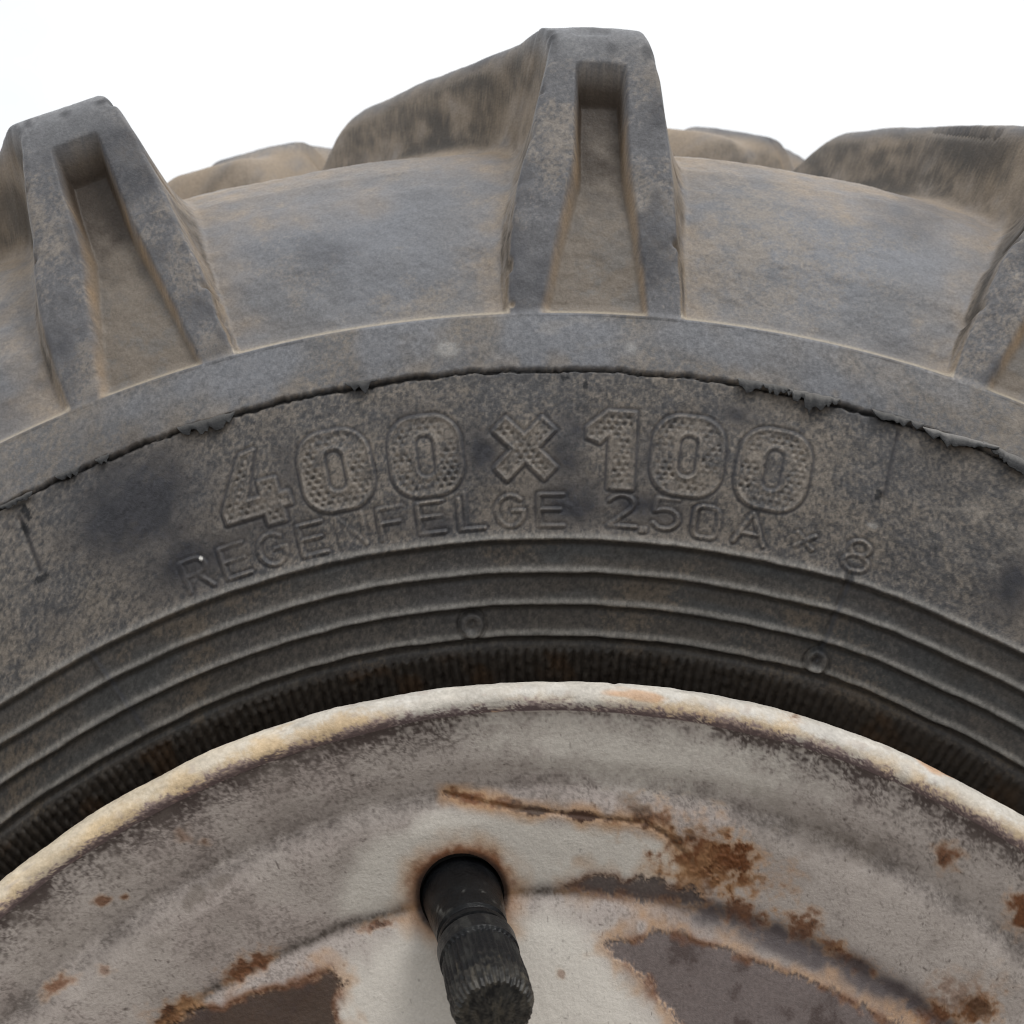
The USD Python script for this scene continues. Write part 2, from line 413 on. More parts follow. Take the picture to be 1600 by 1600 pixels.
    # round mould marks
    stubs = np.zeros(R.shape, np.int16)
    for i, (r0, t0, rad) in enumerate([(121.9, -5.25, 1.55), (121.7, 16.78, 1.45)]):
        dd = np.hypot((TH - t0) * np.pi / 180 * R, R - r0)
        h += 0.45 * sstep(rad + 0.25, rad - 0.25, dd) - 0.5 * np.exp(-((dd - rad * 0.25) / 0.4) ** 2) - 0.3 * np.exp(-((dd - rad - 0.3) / 0.25) ** 2)
        stubs[dd < rad + 0.15] = i + 1
    h += 0.16 * fbm(X, R, 9, 20, 3) + 0.035 * fbm(X, R, 0.9, 21, 2)
    dR, dY = np.gradient(lowR), np.gradient(lowY)
    ln = np.hypot(dR, dY)
    nR, nY = (dY / ln)[:, None] * -1, (dR / ln)[:, None] * -1     # outward: towards -y
    nR = np.where(nY > 0, -nR, nR)
    PR, PY = R + h * (dY / ln)[:, None], Y - h * (dR / ln)[:, None]
    loR, loY = PR, PY
    # ------- upper part, near (u 0..1) and far (1..0)
    fR, fY = face_c(u * face_len)
    bR, bY = bay_c(u * bay_len)
    a = (u * face_len)[:, None]
    Xu = np.radians(TH) * 185.0 + 0 * a
    jit = (0.16 * noise(Xu, a + 0 * Xu, 5.0, 30) + 0.09 * noise(Xu, a + 0 * Xu, 0.9, 31)) * np.interp(a, [40, 50], [1, 0.45])
    chip = np.clip(noise(Xu, a + 0 * Xu, 1.6, 32) - 0.62, 0, 1) * 2.6 * np.interp(a, [42, 50], [1, 0.2])
    out = []
    for side in (0, 1):
        W = np.zeros((nu, len(theta)))
        PK = np.zeros_like(W)
        OWN = np.full(W.shape, -1, np.int16)
        LW = np.zeros_like(W)
        ctr = LUG0 if side == 0 else LUG0 + FAR_SHIFT
        for own_side in (0, 1):
            # a lug may pass the middle line: on this half the other side's lugs are met beyond the middle
            c0 = LUG0 if own_side == 0 else LUG0 + FAR_SHIFT
            aa = a if own_side == side else 2 * face_len - a
            kk = np.round((TH - c0 + np.interp(aa, [40, 86], [0, 9.5]) - 1.9) / PITCH_DEG)
            th = TH - c0 - kk * PITCH_DEG
            w, dl, dr = lug_mask(th, aa, jit - chip, own_side)
            if own_side == side:
                pk = pocket(th, aa, 0.6 * jit) * (w > 0.02)
                PK = np.maximum(PK, pk)
            sel = w > np.maximum(W, 0.0)
            OWN = np.where(sel & (w > 0.04), (kk.astype(np.int16) % 17) + 17 * own_side, OWN)
            LW = np.where(sel, sstep(0.2, -0.6, dl), LW)
            W = np.maximum(W, w)
        if fine:
            W = ndimage.gaussian_filter(W, (1.0, 1.6))
            soft = sstep(43.0, 54.0, a)                 # moulded face edges stay crisp, the worn tread is rounded
            W = W * (1 - soft) + ndimage.gaussian_filter(W, (3.0, 7.0)) * soft
            PKs = ndimage.gaussian_filter(PK, (0.7, 1.0))
        else:
            PKs = PK
        gash = np.zeros_like(W)
        if side == 0:
            for t0, a0, wt, wa in ((-2.1, 55.5, 0.24, 1.0), (17.3, 58.5, 0.15, 1.5), (-2.6, 57.0, 0.14, 1.2)):
                gash = np.maximum(gash, sstep(1.25, 0.7, np.hypot((TH - t0 + 0.24 * (a - a0)) / wt, (a - a0) / (3 * wa)) + 0.35 * noise(Xu, a + 0 * Xu, 1.1, 45)))
            W = W * (1 - 0.14 * gash)
        gap = np.hypot(fR - bR, fY - bY)[:, None]
        depth = np.interp(a, [0, 4, 30, 36], [1.3, 1.7, 5.2, 5.8])
        Wd = W * (1 - PKs * np.clip(depth / np.maximum(gap, 0.3), 0, 1))
        n1 = 0.30 * fbm(Xu + 500 * side, a + 0 * Xu, 12, 40, 3) + 0.07 * fbm(Xu + 500 * side, a + 0 * Xu, 1.6, 41, 3)
        Rr = bR[:, None] + (fR - bR)[:, None] * Wd
        Yy = bY[:, None] + (fY - bY)[:, None] * Wd
        fade = sstep(0.3, 4.0, a)
        Rr = Rr + n1 * np.interp(a, [20, 42], [0, 1]) * fade
        Yy = Yy - n1 * np.interp(a, [20, 42], [1, 0]) * fade
        # scars on the lugs' top edges
        scar = np.clip(noise(Xu + 90 * side, a + 0 * Xu, 3.2, 44) - 0.5, 0, 1) * W * np.exp(-((a - 42) / 3.0) ** 2)
        Rr, Yy = Rr - 1.6 * scar, Yy + 1.2 * scar
        out.append((Rr, Yy if side == 0 else -Yy, W, PKs, OWN, gash, LW))
    (nR_, nY_, nW, nPK, nOWN, *_), (fR_, fY_, fW, fPK, fOWN, *_) = out
    # the shoulder band stands 0.38 proud where the upper part begins: ease it in
    blend = 0.38 * np.exp(-(a / 0.45) ** 2)
    nY_ = nY_ - blend
    far_rows = np.arange(nu - 2, -1, -1) if not fine else np.r_[np.arange(nu - 2, nu - 90, -2), np.arange(nu - 90, 0, -6), 0]
    far_low = np.arange(nl - 2, -1, -8 if fine else -3)
    RR = np.vstack([loR[:-1], nR_, fR_[far_rows], loR[far_low]])
    YY = np.vstack([loY[:-1], nY_, fY_[far_rows], -loY[far_low]])
    # the far lower sidewall carries the plain profile only
    nfl = len(far_low)
    RR[-nfl:] = lowR[far_low][:, None]
    YY[-nfl:] = -lowY[far_low][:, None]
    T = np.radians(np.broadcast_to(TH, RR.shape))
    V = np.stack([RR * np.sin(T), YY, RR * np.cos(T)], -1)
    # ------- colours (rubber, bloom, dust, dirt; some light and shade painted in)
    rub = lin(100, 100, 102)
    bloom = lin(110, 112, 117)
    dust = lin(127, 119, 110)
    tan = lin(140, 125, 107)
    dark = lin(42, 44, 51)
    pocket_brown = lin(54, 44, 35)
    # lower
    C = np.zeros(R.shape + (3,)) + mixc(np.zeros(R.shape + (3,)) + lin(74, 74, 76), rub, sstep(CRACK - 0.2, CRACK + 0.2, R))
    f1 = fbm(X, R, 14, 50, 4)
    f2 = fbm(X, R, 3.0, 51, 3)
    f3 = noise(X, R, 0.42, 52) * 0.6 + noise(X, R, 0.2, 53) * 0.5
    C = mixc(C, dust * 0.80, sstep(-0.75, 0.85, 0.65 * f1 + 0.35 * f2 + 0.8 * f3 + 0.1))
    shoulder = sstep(CRACK, CRACK + 1, R)
    C = mixc(C, bloom, shoulder * sstep(-0.35, 0.6, fbm(X, R, 10, 54, 3) + 0.25 * f3) * 0.85)
    C = mixc(C, dust, shoulder * sstep(158, 155.2, R) * sstep(-0.4, 0.5, f2 + 0.3 * f3) * 0.6)
    patches = [(215, 790, 115, 90, 0.95), (290, 880, 90, 50, 0.8), (400, 830, 90, 40, 0.5), (445, 720, 25, 60, 0.5), (640, 650, 60, 20, 0.35), (745, 705, 38, 55, 0.75), (890, 700, 30, 60, 0.85),
               (900, 780, 60, 45, 0.8), (1005, 790, 90, 30, 0.55), (1150, 650, 55, 20, 0.6), (1585, 905, 42, 75, 0.7), (690, 820, 55, 22, 0.6), (1430, 740, 70, 35, 0.35), (1010, 720, 20, 45, 0.5), (90, 960, 45, 45, 0.25), (620, 810, 28, 25, 0.5)]
    dk = np.zeros_like(R)
    for px, py, ax, ay, s in patches:
        r0, t0 = polar(px, py, -49)
        dx, dr_ = (TH - t0) * np.pi / 180 * R, R - r0
        dk = np.maximum(dk, s * np.exp(-((dx / (ax / 11.8)) ** 2 + (dr_ / (ay / 11.8)) ** 2) ** 0.9))
    C = mixc(C, dark, np.clip(dk * (1.0 + 0.55 * f2 + 0.35 * f1 + 0.4 * f3) * 1.05, 0, 0.93) * sstep(132.8, 133.6, R))
    C = mixc(C, dust * 0.86, digit_in * (0.26 + 0.3 * f2))
    C = mixc(C, dark, edge * (0.66 + 0.25 * f3))
    ringz = sstep(133.2, 131.8, R)
    ringc = lin(62, 59, 56)
    C = mixc(C, ringc, ringz * (0.8 + 0.2 * f1))  # ring zone darkened: shade of the downward-leaning wall put into the colour
    C = mixc(C, lin(58, 61, 63), ringz * sstep(-0.1, 0.8, fbm(X * 0.5, R * 1.6, 5, 57, 3)) * 0.65)
    C = mixc(C, lin(92, 82, 70), ringz * sstep(0.35, 1.1, fbm(X, R, 7, 58, 3) + 0.5 * f3) * 0.6)
    for r0, _ in RINGS:                                     # painted shade under each step, painted highlight on its crest
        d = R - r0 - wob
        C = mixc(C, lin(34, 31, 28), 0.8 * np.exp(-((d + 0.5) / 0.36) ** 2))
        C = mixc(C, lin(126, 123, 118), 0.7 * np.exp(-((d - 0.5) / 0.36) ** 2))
    knz = sstep(119.0, 117.6, R)
    C = mixc(C, lin(38, 32, 26), knz * 0.9)  # near-black towards the lip: shade of the gap painted in
    C = mixc(C, lin(66, 47, 28), knz * sstep(0.25, 0.9, fbm(X, R, 5, 59, 3)) * 0.5)
    C = mixc(C, lin(24, 24, 25), groove * sstep(0.12, 0.3, gw + 0.10))
    for t0, t1, r0, r1, am in radials:
        C = mixc(C, dark, 0.8 * np.abs(radial(t0 + 0.15, t1 + 0.15, r0, r1, 1.0, 0.35)) * (0.7 + 0.5 * f3))
    for px, py, ax, ay, s in [(42, 800, 7, 14, 1.0), (40, 825, 6, 12, 1.0), (66, 903, 13, 6, 0.9), (915, 603, 4, 10, 0.9), (1372, 772, 6, 8, 0.9), (1330, 898, 10, 7, 0.7), (882, 592, 6, 4, 0.9)]:
        r0, t0 = polar(px, py, -49.5)
        dx, dr_ = (TH - t0) * np.pi / 180 * R, R - r0
        C = mixc(C, lin(28, 29, 32), s * sstep(1.25, 0.6, np.hypot(dx / (ax / 11.8), dr_ / (ay / 11.8)) + 0.5 * f3))
    # paler grazes, swept along the wall
    gz = sstep(0.55, 1.0, fbm(X * 0.35 + R * 0.4, R - X * 0.3, 2.2, 66, 3)) * sstep(0.0, 0.6, fbm(X, R, 18, 67, 2)) * sstep(134, 140, R)
    C = mixc(C, lin(150, 143, 134), gz * 0.22)
    for px, py, ax, ay, s in [(700, 548, 18, 14, 0.28), (985, 545, 10, 10, 0.2), (312, 871, 3.2, 3.2, 1.5), (108, 642, 2.2, 2.2, 1.5), (1365, 820, 9, 5, 0.3)]:
        r0, t0 = polar(px, py, -49.5)
        dx, dr_ = (TH - t0) * np.pi / 180 * R, R - r0
        C = mixc(C, lin(205, 203, 198), np.clip(s * sstep(1.3, 0.5, np.hypot(dx / (ax / 11.8), dr_ / (ay / 11.8)) + (0.6 * f3 if ax > 4 else 0)), 0, 1))
    C = C * np.clip(1 + np.where(R < CRACK, 0.40, 0.24) * f3, 0.4, 1.8)[..., None]
    clo = C
    cols = []
    for side, (Rr, Yy, W, PKs, OWN, gash, LW) in enumerate(out):
        aa = a + 0 * Xu
        xo = Xu + 700 * side
        ya = aa
        g1, g2 = fbm(xo, aa, 13, 70, 4), fbm(xo, aa, 3.2, 71, 3)
        g3 = noise(xo, aa, 0.42, 72) * 0.6 + noise(xo, aa, 0.2, 73) * 0.5
        xw = xo + 13.0 * (W - 1) * (2 * LW - 1)          # across the lugs' steep walls the grain runs by their height
        w1, w2 = fbm(xw, aa, 12, 170, 4), fbm(xw, aa, 3.2, 171, 3)
        w3 = noise(xw, aa, 0.45, 172) * 0.6 + noise(xw, aa, 0.22, 173) * 0.5
        on_wall = sstep(0.0, 0.08, W) * (1 - sstep(0.88, 0.99, W))
        g1, g2, g3 = (g_ * (1 - on_wall) + w_ * on_wall for g_, w_ in ((g1, w1), (g2, w2), (g3, w3)))
        face = sstep(0.72, 0.98, W) * (1 - PKs)
        # bays: bloom on the swell, dust in the corners and over the crown
        b = np.zeros(W.shape + (3,)) + rub
        b = mixc(b, bloom, sstep(-0.9, 0.6, 0.8 * g1 + 0.15 * g3 + 0.25 * np.exp(-((aa - 22) / 12) ** 2)) * 0.9)
        b = mixc(b, dust, sstep(-0.35, 0.95, 0.5 * g2 + 0.5 * g3 + 0.6 * fbm(xo, aa, 20, 75, 2) + 0.0) * 0.8)
        b = mixc(b, tan, sstep(24, 46, aa + 8 * g1) * (0.6 + 0.3 * g2))
        b = mixc(b, lin(70, 71, 76), sstep(0.2, 1.0, fbm(xo, ya, 17, 79, 4)) * (1 - near_w(W)) * 0.55)
        b = mixc(b, dust, np.exp(-aa / 2.2) * 0.6)
        near = ndimage.gaussian_filter(sstep(0.0, 0.25, W), (6, 30) if fine else (2, 3))
        b = mixc(b, tan, np.clip(near * 1.5, 0, 1) * (0.55 + 0.4 * g2))
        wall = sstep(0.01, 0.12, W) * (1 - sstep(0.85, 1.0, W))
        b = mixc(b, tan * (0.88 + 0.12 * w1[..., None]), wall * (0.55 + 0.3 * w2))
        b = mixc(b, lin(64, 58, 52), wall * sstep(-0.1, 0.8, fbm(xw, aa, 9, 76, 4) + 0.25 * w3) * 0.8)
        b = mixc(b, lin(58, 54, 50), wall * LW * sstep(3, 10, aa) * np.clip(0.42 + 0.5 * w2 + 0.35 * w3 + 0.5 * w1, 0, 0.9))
        # lug faces: rubbed grey with dark bare patches
        fc = np.zeros_like(b) + lin(95, 95, 98)
        fc = mixc(fc, dust, sstep(-0.3, 0.8, 0.6 * g1 + 0.4 * g2 + 0.7 * g3) * 0.8)
        fc = mixc(fc, lin(64, 65, 70), sstep(0.15, 0.8, fbm(xo, aa, 7, 78, 3) + 0.4 * g3) * 0.75)
        fc = mixc(fc, lin(114, 115, 118), sstep(34, 39, aa) * sstep(50, 44, aa) * (0.7 + 0.2 * g2))
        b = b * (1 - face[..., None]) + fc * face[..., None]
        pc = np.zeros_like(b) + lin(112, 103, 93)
        pc = mixc(pc, pocket_brown, sstep(15, 32, aa + 5 * g2 + 3 * g3) * 0.92)  # dark brown towards the top of the pocket
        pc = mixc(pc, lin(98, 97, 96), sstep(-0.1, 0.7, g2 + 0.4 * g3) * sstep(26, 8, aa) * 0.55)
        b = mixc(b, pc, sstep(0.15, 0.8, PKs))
        pe = 4 * PKs * (1 - PKs)
        b = mixc(b, lin(146, 124, 98), pe * sstep(34, 26, aa) * (0.4 + 0.35 * g2))
        # thin ledge where the bay starts: dust, and its lit line painted pale
        b = mixc(b, lin(166, 156, 140), np.exp(-((aa - 0.75) / 0.5) ** 2) * (1 - face) * 0.75)
        deep = np.clip(noise(xo, aa, 2.4, 80) - 0.6, 0, 1) * 2.2 * np.exp(-((aa - 41) / 4) ** 2) * sstep(0.5, 0.95, W)
        b = mixc(b, lin(38, 38, 42), deep)
        b = mixc(b, lin(24, 24, 26), gash * 0.9)
        first = np.exp(-aa / 0.25)
        b = b * (1 - first[..., None]) + clo[-1][None] * first[..., None] if side == 0 else b
        g3 = g3 * (1 + 0.6 * wall)
        b = b * np.clip(1 + (0.12 + 0.14 * face) * g3 * np.interp(aa, [38, 50], [1, 0.5]), 0.5, 1.6)[..., None]
        cols.append(b)
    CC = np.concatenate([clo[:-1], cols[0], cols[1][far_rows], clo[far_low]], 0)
    own = np.full(RR.shape, 0, np.int32)          # 0 carcass, 1..: pieces
    n0 = nl - 1
    own[:n0] = np.where(letters[:-1] > 0, 100 + letters[:-1], 0)
    own[:n0] = np.where(stubs[:-1] > 0, 200 + stubs[:-1], own[:n0])
    own[:n0] = np.where((lowR[:-1, None] < 118.4) & (lowR[:-1, None] > 112.5), 300, own[:n0])
    own[n0:n0 + nu] = np.where(nOWN >= 0, 400 + nOWN, 0)
    own[n0 + nu:n0 + nu + len(far_rows)] = np.where(fOWN[far_rows] >= 0, 400 + fOWN[far_rows], 0)
    return V, CC, own

th_f = vis_cols()
th_c = np.r_[th_f[-1], np.arange(math.ceil(th_f[-1]) + 0.2, 360 + th_f[0] - 0.3, 0.6), 360 + th_f[0]]
pieces = {}
for th_, fine in ((th_f, True), (th_c, False)):
    V, C, own = build_tyre(th_, fine)
    nr, nc = V.shape[:2]
    q4 = grid_faces(nr, nc)
    # a quad belongs to the piece of its first corner
    lab = own.reshape(-1)[q4].max(1)
    f = quads_to_tris(q4)
    lab = np.r_[lab, lab]
    v = V.reshape(-1, 3)
    n = normals_of(v, f)
    mid = v[len(v) // 2 if False else nc * (nr // 3) + nc // 2]
    nm = n[nc * (nr // 4) + nc // 2]
    if nm[1] > 0:                                # outward is towards the camera on the near wall
        f, n = f[:, ::-1], -n
    c = C.reshape(-1, 3)
    order = np.argsort(lab, kind='stable')
    labs, start = np.unique(lab[order], return_index=True)
    for l, idx in zip(labs, np.split(order, start[1:])):
        pieces.setdefault(int(l), []).append(pick(v, f[idx], n, c))

def joined(ps):
    off = np.cumsum([0] + [len(p[0]) for p in ps])
    return (np.vstack([p[0] for p in ps]), np.vstack([p[1] + o for p, o in zip(ps, off)]), np.vstack([p[2] for p in ps]), np.vstack([p[3] for p in ps]))

def put_piece(parent, name, key, label=None):
    v, f, n, c = joined(pieces[key])
    return put(parent, name, v, f, 'weathered_rubber', n=n, rgb=c, label=label)

TYRE = put_piece(WHEEL, 'tyre', 0)
lowest = min(p[0][:, 2].min() for ps in pieces.values() for p in ps)
wx.GetOrderedXformOps()[0].Set(Gf.Vec3d(0, 0, AXLE))
g_op = UsdGeom.Xformable(g).AddTranslateOp()
g_op.Set(Gf.Vec3d(0, 0, AXLE + float(lowest) * MM + 0.001))
lug_order = [400, 416, 401] + [400 + k for k in range(2, 16)] + [417 + k for k in (0, 1, 16)] + [417 + k for k in range(2, 16)]
for key in lug_order:
    if key in pieces:
        put_piece(TYRE, 'tread_lug', key)
if 300 in pieces:
    put_piece(TYRE, 'ribbed_bead_band', 300)
for i, (ch, _, _) in enumerate(BIG):
    nm = {'4': 'digit_four', '0': 'digit_zero', '1': 'digit_one', 'x': 'multiplication_sign'}[ch]
    if 101 + i in pieces:
        put_piece(TYRE, nm, 101 + i)
names = {'2': 'small_digit_two', '5': 'small_digit_five', '0': 'small_digit_zero', '8': 'small_digit_eight', '.': 'decimal_point', 'x': 'small_multiplication_sign'}
for i, (ch, *_r) in enumerate(SMALL):
    if 108 + i in pieces:
        put_piece(TYRE, names.get(ch, f'letter_{ch.lower()}'), 108 + i)
for i in range(2):
    if 201 + i in pieces:
        put_piece(TYRE, 'round_mould_mark', 201 + i)

# ---- torn flash of rubber hanging from the seam
def flap(p0, p1, wmax, seed, lift=0.5, tone=1.0):
    r0, t0 = polar(*p0, -50.3)
    r1, t1 = polar(*p1, -50.3)
    n = max(10, int(abs(t1 - t0) / 0.12))
    t = np.linspace(t0, t1, n)
    s = np.linspace(0, 1, n)
    rng = np.random.default_rng(seed)
    wid = 1.75 * wmax * np.sin(np.pi * s) ** 0.45 * (0.6 + 0.4 * np.interp(s, np.linspace(0, 1, 9), rng.uniform(-1, 1, 9)) + 0.22 * rng.uniform(-1, 1, n))
    wid = np.maximum(wid, 0.08)
    base = r0 + (r1 - r0) * s + 0.22 + 0.1 * np.interp(s, np.linspace(0, 1, 12), rng.uniform(-1, 1, 12))
    out = 1.25 * lift * (0.5 + 0.5 * np.sin(np.pi * s)) * (0.8 + 0.3 * np.interp(s, np.linspace(0, 1, 7), rng.uniform(-1, 1, 7)))
    rows = []
    for k, (dr, dy) in enumerate([(0.35, 0.0), (0.1, 0.28), (-0.45, 0.62), (-1.0, 1.0), (-1.0, 0.55), (-0.45, 0.25), (0.15, -0.35)]):
        rr = base + np.where(dr < 0, dr * wid, dr * 0.5)
        yy = -50.42 - dy * out
        a = np.radians(t)
        rows.append(np.stack([rr * np.sin(a), yy, rr * np.cos(a)], -1))
    v = np.array(rows)
    f = quads_to_tris(grid_faces(len(rows), n))
    v = v.reshape(-1, 3)
    nn = normals_of(v, f)
    if nn[n + n // 2][1] > 0:
        f, nn = f[:, ::-1], -nn
    x = np.tile(np.linspace(0, abs(t1 - t0) * 2.7, n), len(rows))
    y = np.repeat(np.arange(len(rows)) * 0.4, n)
    c = mixc(np.zeros((len(v), 3)) + lin(20, 21, 23), lin(48, 48, 48), sstep(0.0, 0.9, noise(x, y, 0.5, seed + 3)) * 0.6)
    top = np.isin(np.arange(len(v)) // n, (0, 1))
    c[top] = mixc(c[top], lin(120, 117, 114) * tone, np.full(top.sum(), 0.7))  # paler top rows: the lit upper edge put into the colour
    put(TYRE, 'torn_rubber_strip', v, f, 'weathered_rubber', n=nn, rgb=c)

flap((278, 672), (368, 648), 1.35, 1, 0.5, 0.5)
flap((540, 603), (590, 597), 1.0, 2, 0.45, 0.4)
flap((150, 722), (172, 713), 0.8, 3, 0.4, 0.4)
flap((88, 748), (128, 731), 0.7, 4, 0.35, 0.5)
flap((1152, 595), (1240, 612), 1.3, 5, 0.6, 0.6)
flap((1225, 611), (1312, 628), 1.5, 6, 0.7, 0.9)
flap((1362, 643), (1442, 667), 0.8, 7, 0.5, 0.6)
flap((1440, 672), (1560, 702), 1.15, 8, 1.0, 1.35)
flap((1535, 693), (1640, 745), 1.0, 9, 0.7, 1.1)
flap((0, 796), (52, 771), 0.6, 10, 0.35, 0.5)

# ------------------------------------------------------------------ the rim
RIM = np.array([(107.0, -31), (109.5, -36), (110.8, -41), (111.3, -44.0), (112.6, -44.6), (113.5, -45.8), (113.75, -47.2), (113.3, -48.5), (112.3, -49.3), (111.1, -49.5),
                (110.2, -49.1), (109.7, -48.4), (109.35, -47.9), (108.6, -47.6), (106.5, -46.7), (103.5, -45.2), (101.6, -43.8), (100.2, -43.0), (99.0, -43.2), (97.4, -43.4),
                (95.5, -43.0), (92.0, -41.4), (88.5, -39.7), (87.1, -38.9), (86.2, -38.2), (85.4, -38.0), (83.5, -38.4), (80, -38.7), (72, -38.9), (60, -39.2), (48, -39.5), (40, -40.5), (34, -43), (30, -44), (22, -44), (20, -43.4), (19.6, -42)], float)
rim_c, rim_len = curve(RIM, 0.45)
sR = np.arange(0, rim_len, 0.1)
RIM_R, RIM_Y = rim_c(sR)
front = slice(np.argmax(RIM_R), None)

def rim_y(r):
    return np.interp(r, RIM_R[front][::-1], RIM_Y[front][::-1])

def rim_pt(px, py):
    """A mark on the rim's face: wheel-plane (x, z) in mm of the spot measured at (px, py)."""
    y = -43.0
    for _ in range(6):
        p = hit(px, py, y)
        y = float(rim_y(math.hypot(p[0], p[2])))
    return p[0], p[2]

VALVE_AT = np.array(rim_pt(722, 1399))
VT_ = math.atan2(VALVE_AT[0], VALVE_AT[1])
VALVE_R = float(np.hypot(*VALVE_AT))

def rim_grid(theta, step):
    s = np.r_[np.linspace(0, 4.5, 5)[:-1], np.arange(4.5, 76, step), np.linspace(76, rim_len - 0.01, 40 if step < 0.5 else 20)]
    R0, Y0 = rim_c(s)
    T = np.radians(theta)[None, :]
    R = R0[:, None] + 0 * T
    Y = Y0[:, None] + 0 * T
    S = s[:, None] + 0 * T
    X = T * 100.0 + 0 * R
    WX, WZ = R * np.sin(T), R * np.cos(T)
    n1 = fbm(X, S, 16, 400, 3)
    n2 = fbm(X, S, 3.5, 401, 3)
    n3 = noise(X, S, 0.40, 402) * 0.6 + noise(X, S, 0.21, 403) * 0.6
    n4 = fbm(X, S, 1.25, 418, 3)
    h = 0.22 * n1 + 0.04 * n2
    lip = sstep(113.0, 113.6, R) + 0
    lipz = np.exp(-((S - S[:, :1][np.argmax(R0)]) / 5.0) ** 2)
    nick = np.clip(noise(X, S, 1.7, 406) - 0.7, 0, 1) * 1.2
    h = h + lipz * (0.05 * noise(X, S, 2.6, 404) + 0.04 * noise(X, S, 0.8, 405) + 0.02 * n3 - 0.6 * nick)
    # -------- marks, in wheel-plane mm
    def blob(px, py, ax, ay, rotd=0, soft=0.6, k=0.5):
        x0, z0 = rim_pt(px, py)
        dx, dz = (WX - x0) * 11.6, (WZ - z0) * 11.6
        c_, s_ = math.cos(math.radians(rotd)), math.sin(math.radians(rotd))
        u_, w_ = (dx * c_ + dz * s_) / ax, (-dx * s_ + dz * c_) / ay
        return sstep(1 + soft, 1 - soft, np.hypot(u_, w_) + k * (0.6 * n2 + 1.0 * n4 + 0.35 * n3))
    def dist_line(pts):
        line = sg.LineString([rim_pt(*p) for p in pts])
        b = line.bounds
        m = (WX > b[0] - 9) & (WX < b[2] + 9) & (WZ > b[1] - 9) & (WZ < b[3] + 9)
        d = np.full(WX.shape, 99.0)
        d[m] = shapely.distance(line, shapely.points(WX[m], WZ[m]))
        return d
    def poly_sd(pts):
        p = sg.Polygon([rim_pt(*k) for k in pts])
        b = p.bounds
        m = (WX > b[0] - 9) & (WX < b[2] + 9) & (WZ > b[1] - 9) & (WZ < b[3] + 9)
        d = np.full(WX.shape, 99.0)
        pt = shapely.points(WX[m], WZ[m])
        d[m] = np.where(shapely.contains(p, pt), -1.0, 1.0) * shapely.distance(p.boundary, pt)
        return d
    paint = lin(170, 161, 154)
    pink = lin(164, 153, 147)
    clean = lin(196, 190, 181)
    brown = lin(64, 53, 50)
    purple = lin(122, 110, 110)
    rust = lin(100, 58, 28)
    rust_d = lin(46, 33, 27)
    halo = lin(172, 134, 96)
    C = np.zeros(R.shape + (3,)) + paint
    C = mixc(C, pink, sstep(-0.4, 0.5, n1 + 0.4 * n2) * 0.8)
    # clean smooth paint around the valve and on the flange right of the middle
    cl = np.zeros_like(R)
    if step < 0.5:
        sd = poly_sd([(560, 1330), (640, 1290), (700, 1262), (800, 1272), (950, 1290), (1035, 1305), (1075, 1345), (1085, 1390), (1000, 1392), (900, 1380), (800, 1392), (700, 1400), (600, 1432), (520, 1440)])
        cl = np.maximum(cl, sstep(1.6, -1.6, sd + 0.6 * n2))
        sd2 = poly_sd([(440, 1620), (560, 1500), (640, 1450), (860, 1425), (930, 1470), (1000, 1560), (1040, 1620)])
        cl = np.maximum(cl, sstep(2.5, -2.5, sd2 + 0.9 * n2) * 0.95)
        cl = np.maximum(cl, blob(1010, 1178, 215, 46, -8, 0.8, 0.3))
    C = mixc(C, clean, cl)
    # speckled soot and pitting, thickest under the lip
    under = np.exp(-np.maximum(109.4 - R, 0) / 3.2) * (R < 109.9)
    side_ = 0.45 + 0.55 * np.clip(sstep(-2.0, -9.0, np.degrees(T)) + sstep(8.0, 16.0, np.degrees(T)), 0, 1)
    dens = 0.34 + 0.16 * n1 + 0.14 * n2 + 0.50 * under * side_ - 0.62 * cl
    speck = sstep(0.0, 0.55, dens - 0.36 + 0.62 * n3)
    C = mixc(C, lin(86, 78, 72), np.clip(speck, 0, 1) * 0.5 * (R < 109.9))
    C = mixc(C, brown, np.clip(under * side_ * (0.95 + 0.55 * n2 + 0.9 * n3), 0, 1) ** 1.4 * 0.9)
    bl = sstep(0.15, 0.75, fbm(X, S, 7, 415, 3) + 0.3 * n3) * (1 - cl)
    C = mixc(C, lin(124, 115, 108), bl * 0.3 * (R < 109.5))
    tiny = noise(X, S, 0.6, 410)
    C = mixc(C, lin(66, 54, 50), sstep(0.83, 0.95, tiny) * (1 - 0.5 * cl) * 0.75)
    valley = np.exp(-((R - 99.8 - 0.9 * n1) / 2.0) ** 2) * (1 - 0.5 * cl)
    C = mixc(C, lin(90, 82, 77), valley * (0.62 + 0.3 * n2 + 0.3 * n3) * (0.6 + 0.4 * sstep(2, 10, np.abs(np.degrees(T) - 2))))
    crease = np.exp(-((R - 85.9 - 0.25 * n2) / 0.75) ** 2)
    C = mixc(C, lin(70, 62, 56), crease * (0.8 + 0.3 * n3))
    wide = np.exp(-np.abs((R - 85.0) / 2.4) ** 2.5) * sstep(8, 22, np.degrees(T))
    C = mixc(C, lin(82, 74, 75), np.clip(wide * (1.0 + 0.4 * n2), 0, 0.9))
    # lip: chalky top, ochre stain lower, purple-brown at the inner edge
    li = (S > S[:, :1][np.argmax(R0)] - 9) & (R > 109.6)
    lipc = np.zeros_like(C) + lin(190, 184, 174)
    lipc = mixc(lipc, lin(190, 186, 179), sstep(0, 0.7, n2 + 0.4 * n3) * 0.6)
    och = sstep(113.0, 111.0, R + 1.2 * n2 + 0.5 * n3) * sstep(-0.5, 0.5, n1 + 0.5 * n2 + 0.5 * sstep(-8, -24, np.degrees(T)) + 0.15)
